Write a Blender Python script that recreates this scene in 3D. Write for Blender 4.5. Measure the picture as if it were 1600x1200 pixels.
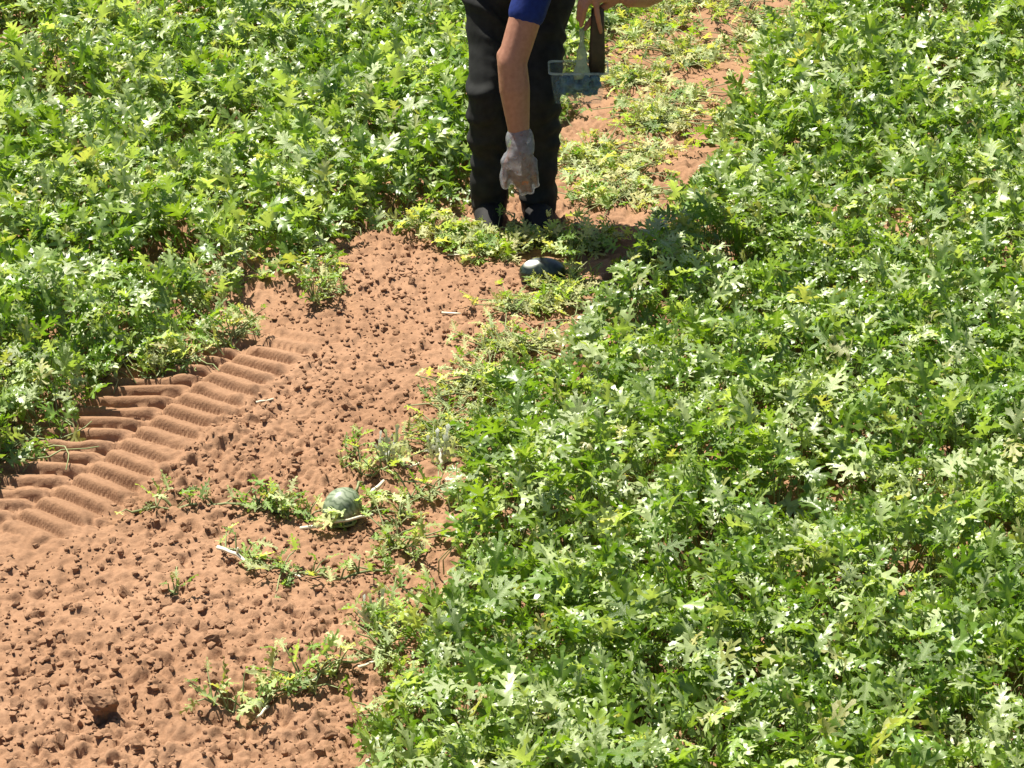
import bpy, math, random
import numpy as np
from mathutils import Vector, Matrix

for o in list(bpy.data.objects):
    bpy.data.objects.remove(o)
scene = bpy.context.scene
C = scene.collection
rng = np.random.default_rng(11)
random.seed(5)

# ------------------------------------------------------------------ camera
CAM_H, PITCH, VFOV = 3.46, math.radians(26.0), math.radians(18.0)
cam = bpy.data.cameras.new('camera')
cam.sensor_fit = 'VERTICAL'
cam.angle_y = VFOV
cam.sensor_fit = 'VERTICAL'
cam.sensor_height = 24.0
cam.lens = 12.0 / math.tan(VFOV / 2)
cam.clip_end = 400
cam_o = bpy.data.objects.new('camera', cam)
cam_o.location = (0, 0, CAM_H)
cam_o.rotation_euler = (math.radians(90) - PITCH, 0, 0)
C.objects.link(cam_o)
scene.camera = cam_o
scene.render.resolution_x, scene.render.resolution_y = 1024, 768

# ------------------------------------------------------------------ light
SUN_ELEV = math.radians(63)
SUN_AZ = math.radians(-38)        # from +Y (behind the person) turned towards -X
sdir = Vector((math.cos(SUN_ELEV) * math.sin(SUN_AZ), math.cos(SUN_ELEV) * math.cos(SUN_AZ), math.sin(SUN_ELEV)))
world = bpy.data.worlds.new('World')
scene.world = world
world.use_nodes = True
wn = world.node_tree
sky = wn.nodes.new('ShaderNodeTexSky')
sky.sky_type = 'NISHITA'
sky.sun_disc = False
sky.sun_elevation = SUN_ELEV
sky.sun_rotation = SUN_AZ
wn.nodes['Background'].inputs['Strength'].default_value = 0.05
wn.links.new(sky.outputs[0], wn.nodes['Background'].inputs['Color'])
sun = bpy.data.lights.new('sun', 'SUN')
sun.energy = 5.0
sun.angle = math.radians(0.55)
sun.color = (1.0, 0.95, 0.86)
sun_o = bpy.data.objects.new('sun', sun)
sun_o.rotation_euler = (-sdir).to_track_quat('-Z', 'Y').to_euler()
sun_o.location = sdir * 30
C.objects.link(sun_o)
scene.view_settings.view_transform = 'Standard'
scene.view_settings.look = 'None'
scene.view_settings.exposure = 1.2
scene.view_settings.gamma = 1.0

# ------------------------------------------------------------------ helpers
FPX = 600 / math.tan(VFOV / 2)
FW = np.array([0, math.cos(PITCH), -math.sin(PITCH)])
UP = np.array([0, math.sin(PITCH), math.cos(PITCH)])


def ray(px, py):
    return FW + np.array([1, 0, 0]) * (px - 800) / FPX + UP * (600 - py) / FPX


def G(px, py, z=0.0):
    """point of the field where the photograph's pixel looks at height z"""
    d = ray(px, py)
    t = (z - CAM_H) / d[2]
    return np.array([0, 0, CAM_H]) + d * t


def P(px, py, Y):
    d = ray(px, py)
    return np.array([0, 0, CAM_H]) + d * (Y / d[1])


def smooth(a, b, x):
    t = np.clip((x - a) / (b - a), 0, 1)
    return t * t * (3 - 2 * t)


def hash2(ix, iy, seed):
    h = (ix.astype(np.int64) * 374761393 + iy.astype(np.int64) * 668265263 + seed * 1442695041) & 0xFFFFFFFF
    h = ((h ^ (h >> 13)) * 1274126177) & 0xFFFFFFFF
    h = ((h ^ (h >> 16)) * 2246822519) & 0xFFFFFFFF
    return ((h ^ (h >> 15)) & 0xFFFFFF) / float(0xFFFFFF)


def vnoise(x, y, s, seed):
    x = np.asarray(x) / s
    y = np.asarray(y) / s
    ix = np.floor(x)
    iy = np.floor(y)
    fx = x - ix
    fy = y - iy
    fx = fx * fx * (3 - 2 * fx)
    fy = fy * fy * (3 - 2 * fy)
    a = hash2(ix, iy, seed)
    b = hash2(ix + 1, iy, seed)
    c = hash2(ix, iy + 1, seed)
    d = hash2(ix + 1, iy + 1, seed)
    return (a * (1 - fx) + b * fx) * (1 - fy) + (c * (1 - fx) + d * fx) * fy


def crumbs(x, y, s, seed, drop=0.0):
    """rounded crumbs of soil packed against each other, 0..1"""
    x = np.asarray(x) / s
    y = np.asarray(y) / s
    ix = np.floor(x)
    iy = np.floor(y)
    best = np.zeros_like(x)
    for dx in (-1, 0, 1):
        for dy in (-1, 0, 1):
            cx, cy = ix + dx, iy + dy
            ox = cx + hash2(cx, cy, seed)
            oy = cy + hash2(cx, cy, seed + 7)
            r = (0.35 + 0.75 * hash2(cx, cy, seed + 13) ** 1.6) * (hash2(cx, cy, seed + 23) > drop)
            st = 0.6 + 0.8 * hash2(cx, cy, seed + 19)
            d2 = ((x - ox) * st) ** 2 + ((y - oy) / st) ** 2
            best = np.maximum(best, np.sqrt(np.clip(r * r - d2, 0, None)))
    return best


def in_poly(x, y, poly):
    inside = np.zeros(np.shape(x), bool)
    n = len(poly)
    for i in range(n):
        x0, y0 = poly[i]
        x1, y1 = poly[(i + 1) % n]
        c = ((y0 > y) != (y1 > y))
        with np.errstate(divide='ignore', invalid='ignore'):
            xi = (x1 - x0) * (y - y0) / (y1 - y0 + 1e-12) + x0
        inside ^= c & (x < xi)
    return inside


def gpoly(pts):
    return [tuple(G(*p)[:2]) for p in pts]


# ---- materials
def mat(name):
    m = bpy.data.materials.new(name)
    m.use_nodes = True
    nt = m.node_tree
    return m, nt, nt.nodes['Principled BSDF'], nt.nodes['Material Output']


def noise_node(nt, scale, detail=4, rough=0.55, coord='Object'):
    tc = nt.nodes.new('ShaderNodeTexCoord')
    n = nt.nodes.new('ShaderNodeTexNoise')
    n.inputs['Scale'].default_value = scale
    n.inputs['Detail'].default_value = detail
    n.inputs['Roughness'].default_value = rough
    nt.links.new(tc.outputs[coord], n.inputs['Vector'])
    return n


def ramp_node(nt, src, stops):
    r = nt.nodes.new('ShaderNodeValToRGB')
    el = r.color_ramp.elements
    while len(el) < len(stops):
        el.new(0.5)
    for e, (p, c) in zip(el, stops):
        e.position = p
        e.color = (*c, 1)
    nt.links.new(src, r.inputs[0])
    return r


def bump_node(nt, src, bsdf, strength, dist):
    b = nt.nodes.new('ShaderNodeBump')
    b.inputs['Strength'].default_value = strength
    b.inputs['Distance'].default_value = dist
    nt.links.new(src, b.inputs['Height'])
    nt.links.new(b.outputs[0], bsdf.inputs['Normal'])
    return b


def simple_mat(name, c0, c1, scale, rough=0.6, bump=0.3, bdist=0.003, spec=0.4):
    m, nt, b, out = mat(name)
    n = noise_node(nt, scale)
    r = ramp_node(nt, n.outputs['Fac'], [(0.3, c0), (0.7, c1)])
    nt.links.new(r.outputs[0], b.inputs['Base Color'])
    b.inputs['Roughness'].default_value = rough
    b.inputs['Specular IOR Level'].default_value = spec
    bump_node(nt, n.outputs['Fac'], b, bump, bdist)
    return m


def soil_mat(name, dry=0.0):
    m, nt, b, out = mat(name)
    n1 = noise_node(nt, 1.7, 5, 0.6)
    n2 = noise_node(nt, 75, 6, 0.7)
    r1 = ramp_node(nt, n1.outputs['Fac'], [(0.3, (0.250, 0.143, 0.082)), (0.7, (0.320, 0.192, 0.116))])
    r2 = ramp_node(nt, n2.outputs['Fac'], [(0.25, (0.72, 0.68, 0.64)), (0.75, (1.1, 1.08, 1.05))])
    mx = nt.nodes.new('ShaderNodeMixRGB')
    mx.blend_type = 'MULTIPLY'
    mx.inputs[0].default_value = 1.0
    nt.links.new(r1.outputs[0], mx.inputs[1])
    nt.links.new(r2.outputs[0], mx.inputs[2])
    nt.links.new(mx.outputs[0], b.inputs['Base Color'])
    b.inputs['Roughness'].default_value = 0.95
    b.inputs['Specular IOR Level'].default_value = 0.1
    bump_node(nt, n2.outputs['Fac'], b, 0.6, 0.006)
    return m


def leaf_mat(name, single):
    m, nt, b, out = mat(name)
    if single:
        src = nt.nodes.new('ShaderNodeObjectInfo').outputs['Color']
    else:
        a = nt.nodes.new('ShaderNodeAttribute')
        a.attribute_name = 'leaf_colour'
        src = a.outputs['Color']
    v = nt.nodes.new('ShaderNodeAttribute')
    v.attribute_name = 'vein'
    mv = nt.nodes.new('ShaderNodeMixRGB')
    mv.inputs[2].default_value = (0.34, 0.42, 0.17, 1)
    mul = nt.nodes.new('ShaderNodeMath')
    mul.operation = 'MULTIPLY'
    mul.inputs[1].default_value = 0.4
    nt.links.new(v.outputs['Fac'], mul.inputs[0])
    nt.links.new(mul.outputs[0], mv.inputs[0])
    nt.links.new(src, mv.inputs[1])
    # mottling inside one leaf
    n = noise_node(nt, 55, 3)
    r = ramp_node(nt, n.outputs['Fac'], [(0.3, (0.78, 0.8, 0.78)), (0.7, (1.18, 1.15, 1.2))])
    mm = nt.nodes.new('ShaderNodeMixRGB')
    mm.blend_type = 'MULTIPLY'
    mm.inputs[0].default_value = 1
    nt.links.new(mv.outputs[0], mm.inputs[1])
    nt.links.new(r.outputs[0], mm.inputs[2])
    nt.links.new(mm.outputs[0], b.inputs['Base Color'])
    b.inputs['Roughness'].default_value = 0.40
    b.inputs['Specular IOR Level'].default_value = 0.7
    bump_node(nt, n.outputs['Fac'], b, 0.5, 0.004)
    tr = nt.nodes.new('ShaderNodeBsdfTranslucent')
    tint = nt.nodes.new('ShaderNodeMixRGB')
    tint.blend_type = 'MULTIPLY'
    tint.inputs[0].default_value = 1
    tint.inputs[2].default_value = (1.5, 1.6, 0.5, 1)
    nt.links.new(mm.outputs[0], tint.inputs[1])
    nt.links.new(tint.outputs[0], tr.inputs['Color'])
    mix = nt.nodes.new('ShaderNodeMixShader')
    mix.inputs[0].default_value = 0.37
    nt.links.new(b.outputs[0], mix.inputs[1])
    nt.links.new(tr.outputs[0], mix.inputs[2])
    nt.links.new(mix.outputs[0], out.inputs['Surface'])
    return m


M = {}
M['soil'] = soil_mat('reddish_soil')
M['leaf'] = leaf_mat('watermelon_leaf', True)
M['foliage'] = leaf_mat('watermelon_foliage', False)
M['vine'] = simple_mat('vine_stem', (0.13, 0.17, 0.05), (0.26, 0.28, 0.12), 14, 0.6)
M['straw'] = simple_mat('dry_straw', (0.5, 0.44, 0.3), (0.72, 0.68, 0.52), 30, 0.7)
M['skin'] = simple_mat('skin', (0.28, 0.125, 0.074), (0.36, 0.17, 0.105), 60, 0.55, 0.25, 0.002)
M['trousers'] = simple_mat('black_cloth', (0.010, 0.0105, 0.0095), (0.021, 0.022, 0.020), 25, 0.85, 0.4, 0.002, 0.2)
def dust_up(m, col, z0, z1, amount):
    nt = m.node_tree
    b = nt.nodes['Principled BSDF']
    src = b.inputs['Base Color'].links[0].from_socket
    tc = nt.nodes.new('ShaderNodeTexCoord')
    sp = nt.nodes.new('ShaderNodeSeparateXYZ')
    nt.links.new(tc.outputs['Object'], sp.inputs[0])
    mr = nt.nodes.new('ShaderNodeMapRange')
    mr.inputs['From Min'].default_value = z1
    mr.inputs['From Max'].default_value = z0
    mr.inputs['To Max'].default_value = amount
    nt.links.new(sp.outputs['Z'], mr.inputs['Value'])
    n = noise_node(nt, 18, 5)
    r = ramp_node(nt, n.outputs['Fac'], [(0.42, (0, 0, 0)), (0.7, (1, 1, 1))])
    mu = nt.nodes.new('ShaderNodeMath')
    mu.operation = 'MULTIPLY'
    nt.links.new(mr.outputs[0], mu.inputs[0])
    nt.links.new(r.outputs[0], mu.inputs[1])
    mx = nt.nodes.new('ShaderNodeMixRGB')
    mx.inputs[2].default_value = (*col, 1)
    nt.links.new(mu.outputs[0], mx.inputs[0])
    nt.links.new(src, mx.inputs[1])
    nt.links.new(mx.outputs[0], b.inputs['Base Color'])


dust_up(M['trousers'], (0.10, 0.06, 0.035), 0.0, 0.55, 0.22)
M['shirt'] = simple_mat('blue_cloth', (0.004, 0.014, 0.10), (0.007, 0.022, 0.15), 60, 0.8, 0.4, 0.002, 0.25)
M['boot'] = simple_mat('dark_boot', (0.004, 0.0035, 0.003), (0.010, 0.008, 0.006), 40, 0.8, 0.5, 0.003)
M['sole'] = simple_mat('boot_sole', (0.008, 0.007, 0.006), (0.02, 0.017, 0.014), 40, 0.8)
M['hair'] = simple_mat('dark_hair', (0.012, 0.008, 0.006), (0.03, 0.02, 0.014), 120, 0.5)
M['handle'] = simple_mat('dark_handle', (0.016, 0.010, 0.007), (0.045, 0.028, 0.018), 40, 0.45)
M['steel'] = simple_mat('tool_steel', (0.2, 0.2, 0.2), (0.35, 0.35, 0.34), 60, 0.4)
M['eye'] = simple_mat('eye', (0.7, 0.68, 0.64), (0.8, 0.78, 0.74), 10, 0.2)
M['rag'] = simple_mat('blue_rag', (0.004, 0.020, 0.030), (0.10, 0.20, 0.25), 38, 0.6, 0.6, 0.006)


def film_mat(name, col, opacity, rough):
    m, nt, b, out = mat(name)
    n = noise_node(nt, 50, 3)
    r = ramp_node(nt, n.outputs['Fac'], [(0.3, tuple(c * 0.75 for c in col)), (0.7, col)])
    nt.links.new(r.outputs[0], b.inputs['Base Color'])
    b.inputs['Roughness'].default_value = rough
    bump_node(nt, n.outputs['Fac'], b, 0.6, 0.006)
    t = nt.nodes.new('ShaderNodeBsdfTransparent')
    tl = nt.nodes.new('ShaderNodeBsdfTranslucent')
    tl.inputs['Color'].default_value = (*col, 1)
    m1 = nt.nodes.new('ShaderNodeMixShader')
    m1.inputs[0].default_value = 0.45
    nt.links.new(b.outputs[0], m1.inputs[1])
    nt.links.new(tl.outputs[0], m1.inputs[2])
    m2 = nt.nodes.new('ShaderNodeMixShader')
    r2 = ramp_node(nt, n.outputs['Fac'], [(0.3, (opacity * 0.7,) * 3), (0.7, (min(1, opacity * 1.3),) * 3)])
    nt.links.new(r2.outputs[0], m2.inputs[0])
    nt.links.new(t.outputs[0], m2.inputs[1])
    nt.links.new(m1.outputs[0], m2.inputs[2])
    nt.links.new(m2.outputs[0], out.inputs['Surface'])
    return m


M['glove'] = film_mat('clear_glove_film', (0.34, 0.35, 0.37), 0.6, 0.4)
M['tub'] = film_mat('clear_tub_plastic', (0.3, 0.45, 0.52), 0.08, 0.12)
M['rim'] = film_mat('tub_rim_plastic', (0.42, 0.52, 0.55), 0.6, 0.25)
M['strap'] = film_mat('pale_strap_plastic', (0.52, 0.62, 0.42), 0.8, 0.3)


def rind_mat(name, pale, dark, mixpos, rough, painted_glint=False):
    m, nt, b, out = mat(name)
    tc = nt.nodes.new('ShaderNodeTexCoord')
    w = nt.nodes.new('ShaderNodeTexWave')
    w.bands_direction = 'X'
    w.inputs['Scale'].default_value = 2.1
    w.inputs['Distortion'].default_value = 7
    w.inputs['Detail'].default_value = 4
    w.inputs['Detail Scale'].default_value = 2.5
    nt.links.new(tc.outputs['Generated'], w.inputs['Vector'])
    n = noise_node(nt, 60, 4)
    r = ramp_node(nt, w.outputs['Fac'], [(0.1, dark), (mixpos, pale)])
    r2 = ramp_node(nt, n.outputs['Fac'], [(0.3, (0.85, 0.85, 0.85)), (0.7, (1.1, 1.1, 1.1))])
    mm = nt.nodes.new('ShaderNodeMixRGB')
    mm.blend_type = 'MULTIPLY'
    mm.inputs[0].default_value = 1
    nt.links.new(r.outputs[0], mm.inputs[1])
    nt.links.new(r2.outputs[0], mm.inputs[2])
    nt.links.new(mm.outputs[0], b.inputs['Base Color'])
    if painted_glint:           # sun highlight on the upper end, painted into the rind colour
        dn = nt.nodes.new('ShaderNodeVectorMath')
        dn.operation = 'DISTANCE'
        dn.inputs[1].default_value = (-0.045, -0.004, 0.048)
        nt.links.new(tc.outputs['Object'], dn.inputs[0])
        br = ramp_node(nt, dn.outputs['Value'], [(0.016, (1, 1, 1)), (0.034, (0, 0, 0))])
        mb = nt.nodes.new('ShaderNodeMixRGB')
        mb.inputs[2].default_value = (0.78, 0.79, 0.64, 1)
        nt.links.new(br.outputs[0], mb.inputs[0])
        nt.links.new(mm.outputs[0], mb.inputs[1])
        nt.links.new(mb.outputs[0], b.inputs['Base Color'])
    b.inputs['Roughness'].default_value = rough
    b.inputs['Specular IOR Level'].default_value = 0.6
    return m


M['rind_pale'] = rind_mat('pale_rind', (0.21, 0.25, 0.15), (0.10, 0.135, 0.065), 0.55, 0.45)
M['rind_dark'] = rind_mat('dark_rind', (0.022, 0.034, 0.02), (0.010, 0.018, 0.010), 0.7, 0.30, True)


# ---- mesh builders
def new_mesh(name, V, Fs, m=None, smooth_shade=True):
    me = bpy.data.meshes.new(name)
    me.from_pydata([tuple(map(float, v)) for v in V], [], [tuple(map(int, f)) for f in Fs])
    if m:
        me.materials.append(m)
    if smooth_shade:
        me.polygons.foreach_set('use_smooth', [True] * len(me.polygons))
    me.update()
    return me


def tri_mesh(name, V, T, m, col=None, vein=None, smooth_shade=True):
    """numpy arrays straight into a mesh"""
    me = bpy.data.meshes.new(name)
    nv, nt_ = len(V), len(T)
    me.vertices.add(nv)
    me.vertices.foreach_set('co', np.ascontiguousarray(V, np.float32).ravel())
    k = T.shape[1]
    me.loops.add(nt_ * k)
    me.loops.foreach_set('vertex_index', np.ascontiguousarray(T, np.int32).ravel())
    me.polygons.add(nt_)
    me.polygons.foreach_set('loop_start', np.arange(0, nt_ * k, k, dtype=np.int32))
    me.polygons.foreach_set('loop_total', np.full(nt_, k, np.int32))
    me.polygons.foreach_set('use_smooth', np.full(nt_, smooth_shade, bool))
    if col is not None:
        a = me.color_attributes.new('leaf_colour', 'FLOAT_COLOR', 'POINT')
        c4 = np.ones((nv, 4), np.float32)
        c4[:, :3] = col
        a.data.foreach_set('color', c4.ravel())
    if vein is not None:
        a = me.attributes.new('vein', 'FLOAT', 'POINT')
        a.data.foreach_set('value', np.ascontiguousarray(vein, np.float32))
    me.materials.append(m)
    me.update(calc_edges=True)
    me.validate()
    return me


def obj(name, me, parent=None, loc=(0, 0, 0)):
    o = bpy.data.objects.new(name, me)
    C.objects.link(o)
    o.location = loc
    if parent is not None:
        o.parent = parent
    return o


def tag(o, label=None, cat=None, group=None, kind=None):
    if label:
        o['label'] = label
    if cat:
        o['category'] = cat
    if group:
        o['group'] = group
    if kind:
        o['kind'] = kind
    return o


def thing(name, label, cat, loc=(0, 0, 0), group=None):
    return tag(obj(name, None, None, loc), label, cat, group)


def tube(pts, radii, n=6, cap=True):
    pts = [np.asarray(p, float) for p in pts]
    V, Fs = [], []
    prev = None
    for i, p in enumerate(pts):
        t = pts[min(i + 1, len(pts) - 1)] - pts[max(i - 1, 0)]
        t = t / (np.linalg.norm(t) + 1e-9)
        if prev is None:
            a = np.cross(t, [0.31, 0.52, 0.8])
        else:
            a = prev - t * np.dot(prev, t)
        a = a / (np.linalg.norm(a) + 1e-9)
        prev = a
        b = np.cross(t, a)
        for k in range(n):
            an = 2 * math.pi * k / n
            V.append(p + radii[i] * (a * math.cos(an) + b * math.sin(an)))
    for i in range(len(pts) - 1):
        for k in range(n):
            Fs.append((i * n + k, i * n + (k + 1) % n, (i + 1) * n + (k + 1) % n, (i + 1) * n + k))
    if cap:
        Fs.append(tuple(range(n))[::-1])
        Fs.append(tuple((len(pts) - 1) * n + k for k in range(n)))
    return V, Fs


def merge(parts):
    V, Fs = [], []
    for v, f in parts:
        o = len(V)
        V += list(v)
        Fs += [tuple(i + o for i in q) for q in f]
    return V, Fs


# ------------------------------------------------------------------ plan of the field (metres)
LEFT_BED = gpoly([(-900, 1130), (-300, 880), (-100, 790), (0, 742), (70, 715), (120, 672), (185, 640), (165, 603), (290, 588),
                  (345, 550), (340, 505), (385, 462), (440, 445), (480, 470), (530, 455), (535, 400), (560, 378), (650, 378), (730, 340), (800, 290), (880, 200),
                  (940, 80), (1000, 10), (1090, -250), (-1500, -250)])
RIGHT_BED = gpoly([(545, 1240), (580, 1180), (632, 1090), (660, 1010), (668, 930), (690, 860), (705, 770), (722, 690), (765, 625),
                   (850, 590), (905, 530), (935, 465), (975, 405), (1045, 350), (1100, 270), (1130, 190), (1185, 100),
                   (1235, 20), (1330, -250), (2600, -250), (2400, 1600), (480, 1600)])
BARE = [(G(-30, 100)[:2], 0.42, 0.20), (G(215, 22)[:2], 0.22, 0.30), (G(1130, 45)[:2], 0.45, 0.2)]

GX0, GX1, GY0, GY1, GS = -5.2, 5.2, 4.0, 15.6, 0.03
gx = np.arange(GX0, GX1, GS)
gy = np.arange(GY0, GY1, GS)
MX, MY = np.meshgrid(gx, gy)
wobx = MX + 0.10 * (vnoise(MX, MY, 0.35, 3) - 0.5) + 0.06 * (vnoise(MX, MY, 0.13, 4) - 0.5)
woby = MY + 0.14 * (vnoise(MX, MY, 0.35, 5) - 0.5) + 0.06 * (vnoise(MX, MY, 0.13, 6) - 0.5)
maskL = in_poly(wobx, woby, LEFT_BED)
maskR = in_poly(wobx, woby, RIGHT_BED)
for (c, rx, ry) in BARE:
    h = ((wobx - c[0]) / rx) ** 2 + ((woby - c[1]) / ry) ** 2 < 1
    maskL &= ~h
    maskR &= ~h


def blur(a, r, times=2):
    a = a.astype(float)
    for _ in range(times):
        for ax in (0, 1):
            p = np.pad(a, [(r + 1, r) if k == ax else (0, 0) for k in (0, 1)], mode='edge')
            cs = np.cumsum(p, axis=ax)
            n = a.shape[ax]
            if ax == 0:
                a = (cs[2 * r + 1:2 * r + 1 + n] - cs[:n]) / (2 * r + 1)
            else:
                a = (cs[:, 2 * r + 1:2 * r + 1 + n] - cs[:, :n]) / (2 * r + 1)
    return a


maskB = maskL | maskR
insideness = np.clip((blur(maskB, 5) - 0.45) / 0.5, 0, 1)
hump = 0.42 * vnoise(MX, MY, 0.55, 21) + 0.30 * vnoise(MX, MY, 0.22, 22) + 0.28 * vnoise(MX, MY, 0.12, 23)
pit = smooth(0.62, 0.78, vnoise(MX, MY, 0.15, 31)) * smooth(0.3, 0.6, vnoise(MX, MY, 0.6, 32))
canopy = (0.06 + insideness * (0.03 + 0.25 * hump)) * (1 - 0.68 * pit)
dens = (0.55 + 0.45 * insideness) * (1 - 0.5 * pit) * maskB


def grid_at(a, x, y):
    i = np.clip(((y - GY0) / GS).astype(int), 0, a.shape[0] - 1)
    j = np.clip(((x - GX0) / GS).astype(int), 0, a.shape[1] - 1)
    return a[i, j]


# ------------------------------------------------------------------ ground: one sheet, crumbly where one sees it bare
TR_PTS = np.array([(-2.75, 3.6), (-2.15, 4.95), (-1.72, 5.75), (-1.30, 6.476), (-1.10, 6.905), (-0.915, 7.29), (-0.74, 7.68), (-0.60, 8.05)])


def track_coords(x, y):
    """along (s) and across (t, right positive) the wheel track"""
    seg = np.diff(TR_PTS, axis=0)
    L = np.linalg.norm(seg, axis=1)
    cum = np.concatenate([[0], np.cumsum(L)])
    bd = np.full(np.shape(x), 1e9)
    S = np.zeros(np.shape(x))
    T = np.zeros(np.shape(x))
    for i in range(len(seg)):
        d = seg[i] / L[i]
        rx, ry = x - TR_PTS[i, 0], y - TR_PTS[i, 1]
        u = rx * d[0] + ry * d[1]
        uc = np.clip(u, 0, L[i])
        ex, ey = rx - uc * d[0], ry - uc * d[1]
        dd = np.hypot(ex, ey)
        side = np.where(rx * d[1] - ry * d[0] > 0, 1.0, -1.0)
        m = dd < bd
        bd = np.where(m, dd, bd)
        S = np.where(m, cum[i] + uc, S)
        T = np.where(m, dd * side, T)
    return S, T


def soil_height(x, y, fine=1.0):
    h = 0.04 * (vnoise(x, y, 0.9, 41) - 0.5) + 0.022 * (vnoise(x, y, 0.32, 42) - 0.5)
    rx, ry = 0.83 * x + 0.56 * y, -0.56 * x + 0.83 * y
    wx = rx + 0.022 * (vnoise(x, y, 0.06, 44) - 0.5) + 0.009 * (vnoise(x, y, 0.018, 47) - 0.5)
    wy = ry + 0.022 * (vnoise(x, y, 0.06, 45) - 0.5) + 0.009 * (vnoise(x, y, 0.018, 48) - 0.5)
    rough = 0.6 + 0.6 * smooth(0.3, 0.7, vnoise(x, y, 0.5, 46)) 
    f1 = 0.6 * vnoise(wx, wy, 0.042, 51) + 0.4 * vnoise(wy, wx, 0.021, 52)
    f2 = 0.6 * vnoise(wx, wy, 0.025, 53) + 0.4 * vnoise(wy, wx, 0.0125, 54)
    c = 0.012 * smooth(0.33, 0.43, f1) + 0.005 * smooth(0.58, 0.67, f1) + 0.008 * smooth(0.34, 0.47, f2)
    c = c + 0.016 * crumbs(wx, wy, 0.055, 55, 0.9) + 0.012 * crumbs(wx, wy, 0.028, 61, 0.72) + 0.008 * crumbs(wx, wy, 0.017, 71, 0.5)
    pits = -0.012 * smooth(0.66, 0.78, vnoise(wx, wy, 0.04, 81)) * smooth(0.3, 0.6, vnoise(x, y, 0.3, 82))
    s, t = track_coords(x, y)
    tt = t + 0.03 * (vnoise(x, y, 0.15, 91) - 0.5)
    on = smooth(-0.27, -0.24, tt) * (1 - smooth(0.18, 0.23, tt))
    worn = smooth(2.6, 3.15, s + 0.5 * (vnoise(x, y, 0.2, 92) - 0.5))       # the near end has crumbled
    worn = worn * (1 - smooth(4.2, 4.5, s + 0.2 * (vnoise(x, y, 0.15, 98) - 0.5))) * (0.7 + 0.3 * smooth(0.25, 0.45, vnoise(x, y, 0.2, 93)))
    pitch = 0.083
    jit = 0.008 * (vnoise(x, y, 0.3, 94) - 0.5) + 0.005 * (vnoise(x, y, 0.03, 97) - 0.5)
    phR = (s + 0.10 * t + jit) / pitch
    phL = (s - 0.42 * t + jit) / pitch + 0.5
    ph = np.where(t > 0.012 * np.sin(s * 40), phR, phL)
    rid = np.abs(np.mod(ph, 1.0) - 0.5) * 2            # 0 groove centre .. 1 bar
    mm_ = np.mod(ph, 1.0)
    bar = smooth(0.0, 0.22, mm_) * (1 - 0.45 * smooth(0.35, 0.9, mm_)) * (1 - smooth(0.93, 1.0, mm_))
    broken = 0.75 + 0.25 * smooth(0.15, 0.4, vnoise(s, t, 0.12, 95))
    centre = 1 - 0.5 * np.exp(-(t / 0.02) ** 2)
    lug = (0.048 * bar * broken * centre - 0.024)
    k = on * worn
    hh = h + fine * (c * rough + pits) * (1 - 0.97 * k) + lug * k + 0.012 * k
    return hh


xs = np.concatenate([-np.geomspace(70, 2.75, 26), np.arange(-2.7, -1.75, 0.025), np.arange(-1.75, 0.25, 0.0064), np.arange(0.25, 0.75, 0.011), np.arange(0.75, 2.3, 0.03), np.geomspace(2.35, 70, 26)])
ys = np.concatenate([-np.geomspace(60, 0.5, 12), np.linspace(0, 4.2, 22), np.arange(4.3, 4.75, 0.012), np.arange(4.75, 7.3, 0.0072), np.arange(7.3, 9.6, 0.013), np.arange(9.63, 13, 0.03), np.geomspace(13.1, 120, 30)])
XX, YY = np.meshgrid(xs, ys)
fine = smooth(-3.0, -2.6, XX) * (1 - smooth(2.2, 2.6, XX)) * smooth(3.8, 4.4, YY) * (1 - smooth(11.5, 13, YY))
ZZ = soil_height(XX, YY, fine)
# a shallow scrape where the dark melon lies
nx, ny = len(xs), len(ys)
idx = np.arange(nx * ny).reshape(ny, nx)
Q = np.stack([idx[:-1, :-1], idx[:-1, 1:], idx[1:, 1:], idx[1:, :-1]], -1).reshape(-1, 4)
ground = obj('ground', tri_mesh('ground', np.stack([XX.ravel(), YY.ravel(), ZZ.ravel()], 1), Q, M['soil'], smooth_shade=True))
tag(ground, 'bare crumbly reddish brown soil with a ribbed tyre track', kind='structure')


def gz(x, y):
    return float(soil_height(np.array([float(x)]), np.array([float(y)]), 1.0)[0])


# ---- loose crumbs and clods
def clod_mesh(name, seed, sub=2, rough=0.35):
    import bmesh
    bm = bmesh.new()
    bmesh.ops.create_icosphere(bm, subdivisions=sub, radius=1)
    r = np.random.default_rng(seed)
    planes = [(v / np.linalg.norm(v), 0.45 + 0.4 * r.random()) for v in r.normal(size=(12, 3))]
    ph = r.uniform(0, 6, 6)
    for v in bm.verts:
        p = np.array(v.co)
        for nrm, d in planes:
            e = p @ nrm - d
            if e > 0:
                p = p - nrm * e * 0.9
        p *= 1 + rough * 0.22 * (r.random() - 0.5) + 0.09 * math.sin(5 * p[0] + ph[0]) * math.sin(6 * p[1] + ph[1]) + 0.06 * math.sin(11 * p[2] + 9 * p[0] + ph[2])
        v.co = p
    me = bpy.data.meshes.new(name)
    bm.to_mesh(me)
    bm.free()
    me.materials.append(M['soil'])
    return me


def scatter_bare(n, poly, margin=0.02):
    xs_, ys_ = zip(*poly)
    out = []
    while len(out) < n:
        x = rng.uniform(min(xs_), max(xs_), n)
        y = rng.uniform(min(ys_), max(ys_), n)
        ok = in_poly(x, y, poly) & (grid_at(maskB, x, y) == 0)
        out += list(zip(x[ok], y[ok]))
    return np.array(out[:n])


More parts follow.
